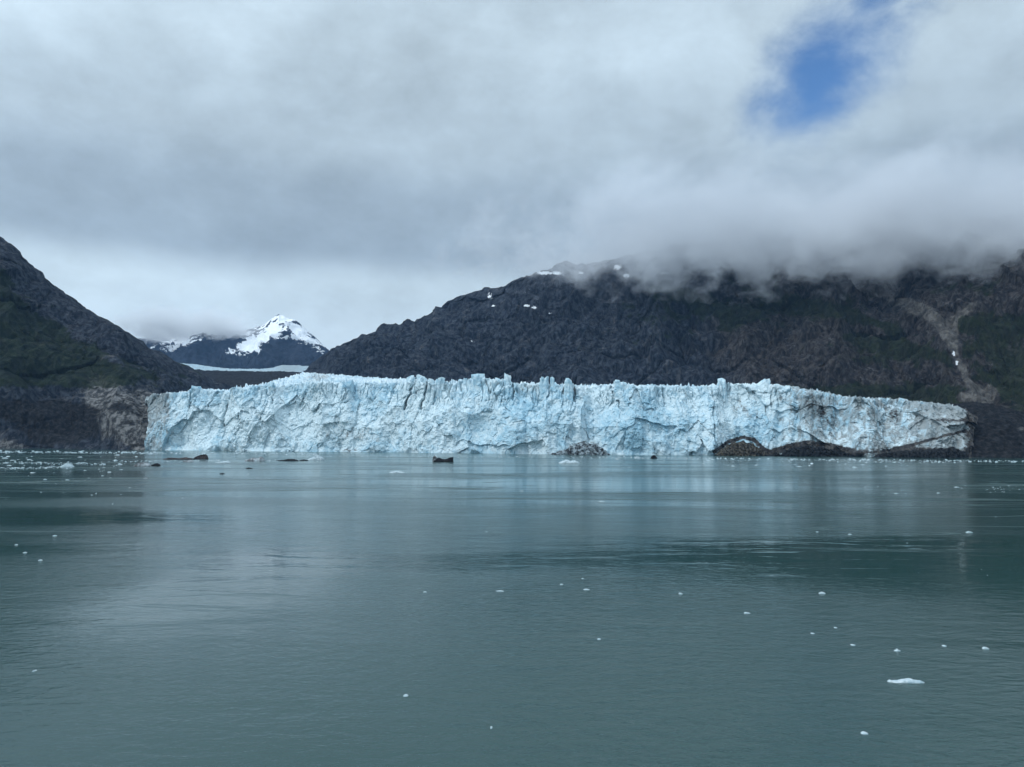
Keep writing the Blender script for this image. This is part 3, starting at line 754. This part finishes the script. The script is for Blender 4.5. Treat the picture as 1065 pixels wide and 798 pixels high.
def mound_mesh(name, cx, ypk, px0, px1, Y, depth, mat, seed, label, cat, prof=None, rough=4.2, zone=(0, 0, 0, 1)):
    nu, nv = 90, 40
    x = np.linspace(px0, px1, nu)
    A = np.array(prof, float)
    cyy = np.interp(x, A[:, 0], A[:, 1]) + 1.0 + 1.5 * fbm(np.stack([x / 5.0, 0 * x + seed, 0 * x], 1), 3, seed)
    P = np.zeros((nu, nv, 3))
    for i in range(nu):
        c = at(x[i], cyy[i], Y)
        e = at(x[i], 460, Y)
        h = max(c.z, 0.3)
        for j in range(nv):
            a = math.pi * j / (nv - 1)
            P[i, j] = (e.x, Y - math.cos(a) * depth * (0.35 + 0.65 * h / 28.0), -1.5 + (h + 1.5) * math.sin(a) ** 0.75)
    P = P.reshape(-1, 3)
    P[:, 2] += fbm(P / 6.0, 4, seed, 0.6) * rough * np.clip(P[:, 2] / 4, 0, 1)
    P[:, 1] += (ridged(P / 8.0, 4, seed + 2, 0.6) - 0.3) * rough * 1.2
    base = np.array([at((px0 + px1) / 2, 460, Y).x, Y, 0])
    me = grid_mesh(name, P - base, nu, nv, np.tile(np.array(zone, float), (len(P), 1)), smooth=False)
    return tag(link(name, me, mat, loc=tuple(base)), label, cat)


mound_mesh('debris_mound', 770, 457, 744, 801, 1272, 26, MOUND, 151, 'brown rubble covered ice mound at the foot of the glacier', 'mound',
           [(744, 472), (752, 466), (760, 461), (772, 458.5), (780, 460), (790, 466), (801, 473)])
mound_mesh('debris_ledge', 845, 463, 796, 893, 1228, 16, BLACK, 161, 'long low black debris ledge right of the brown mound', 'ledge',
           [(796, 472), (812, 471), (822, 466), (836, 463.5), (850, 464), (862, 466.5), (875, 468), (893, 475)])
mound_mesh('ice_ledge', 605, 458, 570, 634, 1272, 14, LEDGE, 171, 'grey dirt streaked ice ledge at the middle of the glacier foot', 'ledge',
           [(570, 472), (585, 468), (596, 463), (606, 459), (613, 462), (620, 461), (626, 465), (634, 472)])
mound_mesh('debris_ledge', 960, 468, 905, 1004, 1178, 14, BLACK, 181, 'low black debris ledge below the dirtiest right end of the glacier', 'ledge',
           [(905, 475), (920, 470), (945, 468), (970, 467), (990, 464), (1004, 470)], rough=2.2)


# ------------------------------------------------------------------ icebergs and floes
def berg_mesh(name, L, prof, width, seed, rough=0.30, nu=56, nv=22):
    """low berg: prof = heights along its length (fraction 0-1, metres)"""
    A = np.array(prof, float)
    u = np.linspace(0, 1, nu)
    h = np.interp(u, A[:, 0], A[:, 1])
    wd = width * np.sqrt(np.clip(1 - (2 * u - 1) ** 4, 0.02, 1)) * 0.5
    a = np.linspace(-0.18, math.pi + 0.18, nv)
    P = np.zeros((nu, nv, 3))
    P[:, :, 0] = ((u - 0.5) * L)[:, None]
    P[:, :, 1] = -np.cos(a)[None] * wd[:, None]
    P[:, :, 2] = np.where(np.sin(a)[None] > 0, np.abs(np.sin(a)[None]) ** 0.7 * h[:, None], -0.3)
    P = P.reshape(-1, 3)
    sc = max(L, 1) / 9.0
    n = np.stack([fbm(P / sc, 4, seed + k, 0.6) for k in range(3)], 1)
    hh = np.repeat(h, nv)[:, None]
    P += n * rough * np.array([1.2, 1.2, 1]) * hh * np.clip(P[:, 2:3] / (hh + .01) + 0.25, 0, 1)
    return grid_mesh(name, P, nu, nv, smooth=False)


def px_m(px, py):
    """metres per photo pixel at a water point"""
    return on_water(px, py).length / F


def berg(px, py, wpx, prof_px, mat, label, cat, name='iceberg', dep=0.35, seed=1, group=None, parent=None, rz=0):
    k = px_m(px, py)
    if name == 'ice_floe' and wpx < 20: k *= 0.72
    L = wpx * k
    me = berg_mesh(name, L, [(a, b * k) for a, b in prof_px], max(L * dep, 0.5), seed)
    o = link(name, me, mat, loc=tuple(on_water(px, py)))
    o.rotation_euler.z = rz
    return tag(o, label, cat, group)


b = berg(461, 480.5, 21, [(0, .6), (.12, 2.6), (.3, 4.2), (.45, 3.2), (.6, 2.6), (.75, 3.6), (.88, 5.2), (.97, 4.6), (1, .8)], BERG_DARK,
         'black saddle shaped iceberg with a pale ice knob at one end', 'iceberg', seed=3)
k = px_m(461, 480.5)
kn = link('ice_knob', berg_mesh('ice_knob', 5 * k, [(0, 1 * k), (.4, 5.6 * k), (.8, 5.2 * k), (1, 2 * k)], 5 * k, 5), BERG_GREY, b, (-9 * k, 1.2, 0))
BERGS = [
    (209, 477.5, 14, [(0, .8), (.3, 3.2), (.6, 4.0), (.85, 4.2), (1, .8)], BERG_BROWN, 'dark brown humped iceberg at the right end of a low brown ice raft', .4),
    (186, 478, 30, [(0, .4), (.2, 1.6), (.5, 1.2), (.7, 2.2), (1, .7)], BERG_BROWN, 'long low reddish brown ice raft left of the dark brown hump', .3),
    (196, 480.5, 10, [(0, .4), (.4, 1.6), (.7, 2.0), (1, .5)], BERG_GREY, 'small grey iceberg just in front of the reddish brown ice raft', .5),
    (162, 484.5, 9, [(0, .4), (.4, 1.9), (.7, 2.2), (1, .6)], BERG_DARK, 'small dark iceberg beside the pale ice strip near the left shore', .5),
    (265, 479.5, 20, [(0, .6), (.25, 2.2), (.45, 3.4), (.6, 2.2), (.8, 3.8), (.95, 2.6), (1, .6)], BERG_GREY, 'grey and black lumpy iceberg, leftmost of the row of three low bergs', .4),
    (299, 479.5, 22, [(0, .5), (.3, .9), (.5, 1.9), (.8, 1.9), (1, .6)], BERG_DARK, 'flat black iceberg in the middle of the row of three low bergs', .35),
    (329, 478.5, 17, [(0, .6), (.3, 2.6), (.5, 5.0), (.7, 4.0), (.9, 2.2), (1, .5)], FLOE, 'white peaked iceberg, rightmost of the row of three low bergs', .5),
    (316, 479.3, 9, [(0, .4), (.5, 1.3), (1, .4)], BERG_DARK, 'thin black ice slab touching the white peaked iceberg', .5),
    (259, 487.6, 7, [(0, .3), (.5, 1.1), (1, .3)], BERG_DARK, 'small black ice slab alone below the lumpy grey iceberg', .5),
    (231, 493, 5, [(0, .3), (.5, .8), (1, .3)], BERG_DARK, 'tiny dark ice slab alone on open water below the white floe', .6),
    (680, 477, 7, [(0, .6), (.4, 3.2), (.7, 2.8), (1, .5)], BERG_DARK, 'small dark lump of ice alone in front of the middle of the glacier', .8),
    (152, 498, 5, [(0, .3), (.5, 1.4), (1, .3)], BERG_GREY, 'small grey ice lump on the rim of a slick near the left brash ice', .6),
    (592, 482, 22, [(0, .5), (.2, 2.6), (.35, 3.6), (.55, 2.4), (.75, 3.2), (1, .6)], FLOE, 'white crumbly iceberg in front of the grey ice ledge', .5),
    (413, 492, 16, [(0, .4), (.3, 1.6), (.6, 2.2), (1, .4)], FLOE, 'white flat iceberg alone on the calm water below the black saddle berg', .5),
    (232, 481.5, 15, [(0, .3), (.4, 1.2), (.8, 1.6), (1, .4)], FLOE, 'pale low iceberg between the dark brown hump and the lumpy grey iceberg', .4),
    (70, 486, 12, [(0, .6), (.4, 3.2), (.7, 2.6), (1, .6)], FLOE, 'largest white iceberg in the brash ice off the left shore', .6),
    (148, 485, 16, [(0, .5), (.3, 3.0), (.6, 3.4), (.9, 2.2), (1, .5)], BERG_GREY, 'pale blue grey iceberg left of the small dark berg', .4),
]
for i, (x, y, wp, prof, mt, lb, dep) in enumerate(BERGS):
    berg(x, y, wp, prof, mt, lb, 'iceberg', dep=dep, seed=200 + 7 * i)

# individually recognisable floes
FLOES = [
    (942, 709.5, 33, [(0, .5), (.08, 3.4), (.16, 1.2), (.3, 2.2), (.42, 4.2), (.6, 5.6), (.75, 3.6), (.9, 3.0), (1, .4)], 'largest white flat ice floe on the near water, with a lifted tip', .42),
    (899, 763, 9, [(0, .6), (.4, 3.6), (.7, 2.8), (1, .6)], 'small white ice chunk nearest the boat, below the largest flat floe', .8),
    (933, 677, 8, [(0, .4), (.4, 1.6), (.5, 5.0), (.6, 2.2), (1, .6)], 'small pointed ice chunk straight above the largest flat floe', .6),
    (1025, 675, 8, [(0, 1), (.3, 4.2), (.7, 3.2), (1, .6)], 'knobbly ice chunk near the right edge, level with the pointed chunk', .7),
    (982, 672, 5, [(0, .5), (.5, 2), (1, .5)], 'little ice chip between the pointed chunk and the knobbly chunk', .7),
    (777, 638, 9, [(0, .6), (.3, 3.2), (.6, 2), (1, .6)], 'slanted white ice chunk left of the blue tinted floe', .6),
    (855, 617.5, 9, [(0, .8), (.4, 4), (.7, 3.4), (1, .5)], 'rounded white floe with a blue tint on the dark slick', .6),
    (1008, 554, 9, [(0, .5), (.4, 2.8), (.7, 2), (1, .5)], 'white floe beside the pale current line at the right', .6),
    (422, 724, 7, [(0, 1), (.3, 3.6), (.7, 3.4), (1, .6)], 'lone whitish ice chunk on the smooth near water left of the middle', .8),
    (511, 757, 3, [(0, .8), (.5, 3), (1, .6)], 'tiny lone ice crumb low on the smooth near water', .9),
    (520, 615, 11, [(0, .3), (.4, 1.6), (.7, 1.9), (1, .3)], 'thin flat white floe at the left tip of the dark slick', .5),
    (610, 613.5, 9, [(0, .5), (.4, 2.6), (1, .4)], 'widest floe of the cluster in the dark slick', .6),
    (584, 608, 5, [(0, .4), (.5, 1.8), (1, .4)], 'left small floe of the cluster in the dark slick', .6),
    (606, 602, 3.5, [(0, .4), (.5, 1.4), (1, .4)], 'upper small chip of the cluster in the dark slick', .8),
    (623, 665, 5, [(0, .4), (.5, 2.2), (1, .4)], 'faint grey ice chip on rippled water below the floe cluster', .7),
    (708, 618, 6, [(0, 1), (.3, 4), (.7, 2.2), (1, .5)], 'brown stained ice chunk by the start of the curved current line', .8),
    (442, 616, 5, [(0, .4), (.5, 2), (1, .4)], 'small ice chip in the bright sky reflection', .6),
    (57, 557.5, 5, [(0, .5), (.5, 1.8), (1, .4)], 'small white floe, highest of the four near the left edge', .6),
    (26, 575, 5, [(0, .5), (.5, 1.8), (1, .4)], 'small white floe, third down of the four near the left edge', .6),
    (42, 583, 5, [(0, .5), (.5, 2.0), (1, .4)], 'small white floe, lowest of the four near the left edge', .6),
    (17, 567, 4, [(0, .5), (.5, 1.8), (1, .4)], 'small white floe, second down of the four near the left edge', .6),
    (36, 698, 3, [(0, .6), (.5, 2), (1, .5)], 'tiny lone ice crumb on the near water at the left', .9),
    (887, 671, 6, [(0, .4), (.4, 1.6), (1, .4)], 'faint low ice chip left of the pointed chunk', .6),
    (845, 659, 5, [(0, .4), (.4, 1.4), (1, .4)], 'thin ice chip between the slanted chunk and the faint low chip', .6),
    (869, 653, 4, [(0, .4), (.4, 1.4), (1, .4)], 'thin grey ice chip below the blue tinted floe', .6),
    (626, 522, 9, [(0, .5), (.5, 2.6), (.7, 1.4), (1, .5)], 'white floe alone on the ruffled water below the small dark lump', .6),
    (543, 511, 5, [(0, .4), (.5, 1.6), (1, .4)], 'small white floe alone in the glacier reflection', .6),
    (506, 553.5, 4, [(0, .4), (.5, 1.2), (1, .4)], 'tiny floe alone above the dark slick', .6),
    (884, 556, 5, [(0, .4), (.5, 1.8), (1, .4)], 'small floe at the upper edge of the dark slick, right one of two', .6),
    (850, 553.5, 4, [(0, .4), (.5, 1.4), (1, .4)], 'small floe at the upper edge of the dark slick, left one of two', .6),
    (995, 507, 7, [(0, .4), (.4, 1.5), (1, .4)], 'bright floe at the right end of the upper row of small floes', .6),
    (932, 513.5, 6, [(0, .4), (.4, 1.6), (1, .4)], 'bright floe in the middle of the lower row of small floes', .6),
    (976, 513, 5, [(0, .4), (.4, 1.4), (1, .4)], 'bright floe at the right end of the lower row of small floes', .6),
    (47, 499, 5, [(0, .4), (.4, 1.8), (1, .4)], 'white floe just below the left brash ice, left one of a pair', .6),
    (70, 499.5, 6, [(0, .4), (.4, 1.6), (1, .4)], 'white floe just below the left brash ice, right one of a pair', .6),
]
for i, (x, y, wp, prof, lb, dep) in enumerate(FLOES):
    berg(x, y, wp, [(a_, h_ * .55) for a_, h_ in prof], FLOE, lb, 'ice floe', name='ice_floe', dep=dep * .6, seed=400 + 5 * i, rz=random.uniform(-.2, .2))

# small fragments: copies of a few shapes, scattered in their fields
PROTO = [berg_mesh('ice_fragment', 1.0, [(0, .05), (.3, a), (.6, b_), (1, .05)], .7, 600 + q, 0.25, 14, 9) for q, (a, b_) in enumerate([(.25, .35), (.4, .2), (.2, .22), (.5, .38), (.12, .18)])]
for p_ in PROTO: p_.materials.append(FLOE)
root = {}


def fragments(n, fx, fy, wlo, whi, label, group, seed):
    rnd = random.Random(seed)
    for q in range(n):
        x, y = fx(rnd), fy(rnd)
        wp = wlo + (whi - wlo) * rnd.random() ** 2.2
        mi = rnd.randrange(len(PROTO))
        src = root.get(mi)
        if src is None:
            o = root[mi] = link('ice_fragment', PROTO[mi], None)
        else:
            o = src.copy()
            COL.objects.link(o)
        k = px_m(x, y) * wp * .8
        o.location = on_water(x, y)
        o.location.z = -0.02 * k
        o.scale = (k, k * rnd.uniform(.6, 1.1), k * rnd.uniform(.25, .6))
        o.rotation_euler.z = rnd.uniform(0, 6.28)
        tag(o, label, 'ice fragment', group)


fragments(105, lambda r: -5 + 165 * r.random() ** 1.25, lambda r: r.choice([472, 476, 478.5, 481, 483, 485, 487, 488.5, 490]) + r.gauss(0, 1.7), 1.2, 7, 'white ice fragment in the dense brash off the left shore', 'brash fragments off the left shore', 11)
fragments(26, lambda r: r.uniform(0, 210), lambda r: r.uniform(492, 525), 1.2, 3.6, 'tiny white ice fragment on the water below the left brash', 'loose fragments below the left brash', 12)
fragments(46, lambda r: r.uniform(725, 965), lambda r: r.uniform(478, 486.5), 1.6, 7, 'white ice fragment in the brash before the brown debris mound', 'brash fragments before the debris mound', 13)
fragments(34, lambda r: r.uniform(360, 725), lambda r: r.uniform(477, 490), 1.2, 4.5, 'small white ice fragment on the calm strip before the glacier middle', 'fragments before the glacier middle', 14)
fragments(26, lambda r: r.uniform(835, 1010), lambda r: r.choice([505.5, 507.5, 511, 514]) + r.gauss(0, .7), 1.2, 3.4, 'tiny white fragment in the two thin rows of small floes', 'fragments in the thin rows of floes', 15)
fragments(24, lambda r: 1025 + 42 * r.random(), lambda r: r.gauss(509, 2.2), 1.2, 3.2, 'tiny white fragment in the short line by the right edge', 'fragments in the line by the right edge', 16)
fragments(22, lambda r: r.uniform(380, 1060), lambda r: r.uniform(525, 600), 1.0, 2.6, 'tiny white ice crumb scattered on open water in mid fjord', 'crumbs in mid fjord', 17)
fragments(14, lambda r: r.uniform(150, 360), lambda r: r.uniform(484, 500), 1.2, 4.0, 'tiny white fragment around the dark low bergs', 'fragments around the dark bergs', 18)


# brash ice packed along the foot of the glacier: nobody could count it
def brash(px_rows, label, seed, n):
    rnd = random.Random(seed)
    bm = bmesh.new()
    for q in range(n):
        x0, x1, y0, y1, lo, hi = rnd.choices(px_rows, [r[6] for r in px_rows])[0][:6]
        x = rnd.uniform(x0, x1)
        t_ = (x - x0) / (x1 - x0)
        y = y0 + (y1 - y0) * t_ + rnd.gauss(0, .6)
        p = on_water(x, y)
        s = (lo + (hi - lo) * rnd.random() ** 3) * p.length / F * .5
        vs = []
        m_ = rnd.randint(5, 7)
        a0 = rnd.uniform(0, 6)
        for lev, (rr, hh) in enumerate(((1.0, -.1), (.85, rnd.uniform(.2, .5)), (.4, rnd.uniform(.4, .8)))):
            vs.append([bm.verts.new((p.x + math.cos(a0 + 6.283 * j / m_) * s * rr * rnd.uniform(.7, 1.3), p.y + math.sin(a0 + 6.283 * j / m_) * s * rr * rnd.uniform(.7, 1.3), hh * s)) for j in range(m_)])
        for lev in (0, 1):
            for j in range(m_):
                bm.faces.new((vs[lev][j], vs[lev][(j + 1) % m_], vs[lev + 1][(j + 1) % m_], vs[lev + 1][j]))
        bm.faces.new(vs[2])
    me = bpy.data.meshes.new('brash_ice')
    bm.to_mesh(me)
    bm.free()
    return tag(link('brash_ice', me, FLOE), label, kind='stuff')


brash([(0, 170, 470.5, 471.5, .8, 3, 1.0), (155, 330, 471.5, 473, .8, 3, 1.0), (330, 640, 474.5, 476, .8, 2.5, .9), (640, 1070, 476.2, 480.2, .6, 2.6, 2.2), (640, 1000, 477.5, 481.5, .6, 2.2, .6), (0, 110, 481, 483, .6, 2.2, .8), (10, 75, 487.5, 486, .6, 2.2, .7), (110, 330, 480.0, 479.0, .6, 2.2, .8)],
      'line of fine white brash ice along the foot of the glacier', 21, 1600)


# ------------------------------------------------------------------ cloud lying on the mountains
def cloud(center, size, rz, dens, base_tilt, scale, seed, label, thr=0.34, color=(0.91, 0.93, 0.965)):
    bm = bmesh.new()
    bmesh.ops.create_icosphere(bm, subdivisions=4, radius=1.0)
    for v in bm.verts:                    # rounded slab hull
        c = v.co
        m_ = (abs(c.x) ** 4 + abs(c.y) ** 4 + abs(c.z) ** 4) ** 0.25
        c /= m_
        c *= 1 + 0.04 * mnoise.noise(c * 2.5 + Vector((seed, 0, 0)))
        v.co = (c.x * size[0] / 2, c.y * size[1] / 2, c.z * size[2] / 2 + c.x * base_tilt)
    me = bpy.data.meshes.new('clouds')
    bm.to_mesh(me)
    bm.free()
    m, n = material('cloud_vapour')
    co = n.add('ShaderNodeTexCoord').outputs['Object']
    s = n.add('ShaderNodeSeparateXYZ', {0: co})
    u = n.m('DIVIDE', s.outputs[0], size[0] / 2)
    v = n.m('DIVIDE', s.outputs[1], size[1] / 2)
    z = n.m('DIVIDE', n.m('SUBTRACT', s.outputs[2], n.m('MULTIPLY', u, base_tilt)), size[2] / 2)
    off = n.add('ShaderNodeVectorMath', {0: co, 1: (seed * 913.0, seed * 411.0, 0)}, operation='ADD').outputs[0]
    nz = n.noise(n.mapping(off, (1 / scale, 1 / scale, 1.4 / scale)), 1.0, 5.0, 0.60, 0.4)
    nz2 = n.noise(n.mapping(off, (3.2 / scale, 3.2 / scale, 4.0 / scale), loc=(3, 1, 2)), 1.0, 5.0, 0.62, 0.5)
    z = n.m('ADD', z, n.m('MULTIPLY', n.m('SUBTRACT', nz2, 0.5), 1.3))
    nz = n.m('ADD', n.m('MULTIPLY', nz, 0.52), n.m('MULTIPLY', nz2, 0.48))
    env = n.m('MULTIPLY', n.step(1.0, 0.28, n.m('ABSOLUTE', u)), n.step(1.0, 0.4, n.m('ABSOLUTE', v)))
    env = n.m('MULTIPLY', env, n.m('MULTIPLY', n.step(-1.0, -0.45, z), n.step(0.9, -0.75, z)))
    dn = n.m('ADD', n.m('MULTIPLY', env, 0.85), n.m('MULTIPLY', n.m('SUBTRACT', nz, 0.5), 2.6))
    dn = n.m('MULTIPLY', n.m('MULTIPLY', n.step(thr - .12, thr + .40, dn), dens), n.step(0.0, 0.25, env))
    pv = n.add('ShaderNodeVolumePrincipled', {'Color': (*color, 1), 'Density': dn, 'Anisotropy': 0.1})
    n.add('ShaderNodeOutputMaterial', {'Volume': pv.outputs[0]})
    o = link('clouds', me, m, loc=center)
    o.rotation_euler.z = rz
    return tag(o, label, kind='stuff')


cloud((1090, 2360, 725), (3300, 1200, 620), R(-23), 0.0075, -115, 330, 3, 'low grey cloud bank hiding the top of the dark right mountain')
c0 = at(195, 331, 7900)
cloud(tuple(c0), (1900, 1300, 520), 0, 0.0060, 10, 380, 5, 'cloud lying on the shoulder of the distant snowy peak', color=(0.97, 0.98, 0.99))

# ------------------------------------------------------------------ air
bpy.ops.mesh.primitive_cube_add(size=1, location=(0, 5000, 750))
hz = bpy.context.object
hz.name = 'haze'
hz.scale = (16000, 12000, 1504)
hz.location = (0, 5000, 751)
m, n = material('haze_air')
pv = n.add('ShaderNodeVolumePrincipled', {'Color': (0.34, 0.60, 1.0, 1), 'Density': 1.8e-5})
n.add('ShaderNodeOutputMaterial', {'Volume': pv.outputs[0]})
hz.data.materials.append(m)
tag(hz, 'thin blue grey air over the fjord', kind='stuff')

# ------------------------------------------------------------------ render
SC.render.engine = 'CYCLES'
cy_ = SC.cycles
cy_.use_denoising = True
cy_.max_bounces, cy_.diffuse_bounces, cy_.glossy_bounces, cy_.volume_bounces = 7, 3, 2, 2
cy_.volume_step_rate = 0.65
cy_.volume_max_steps = 256
cy_.use_adaptive_sampling = True
cy_.adaptive_threshold = 0.02
cy_.caustics_reflective = cy_.caustics_refractive = False
vs_ = SC.view_settings
vs_.view_transform, vs_.look, vs_.gamma, vs_.exposure = 'Standard', 'None', 1.0, 0.0
vs_.use_curve_mapping = False
SC.display_settings.display_device = 'sRGB'
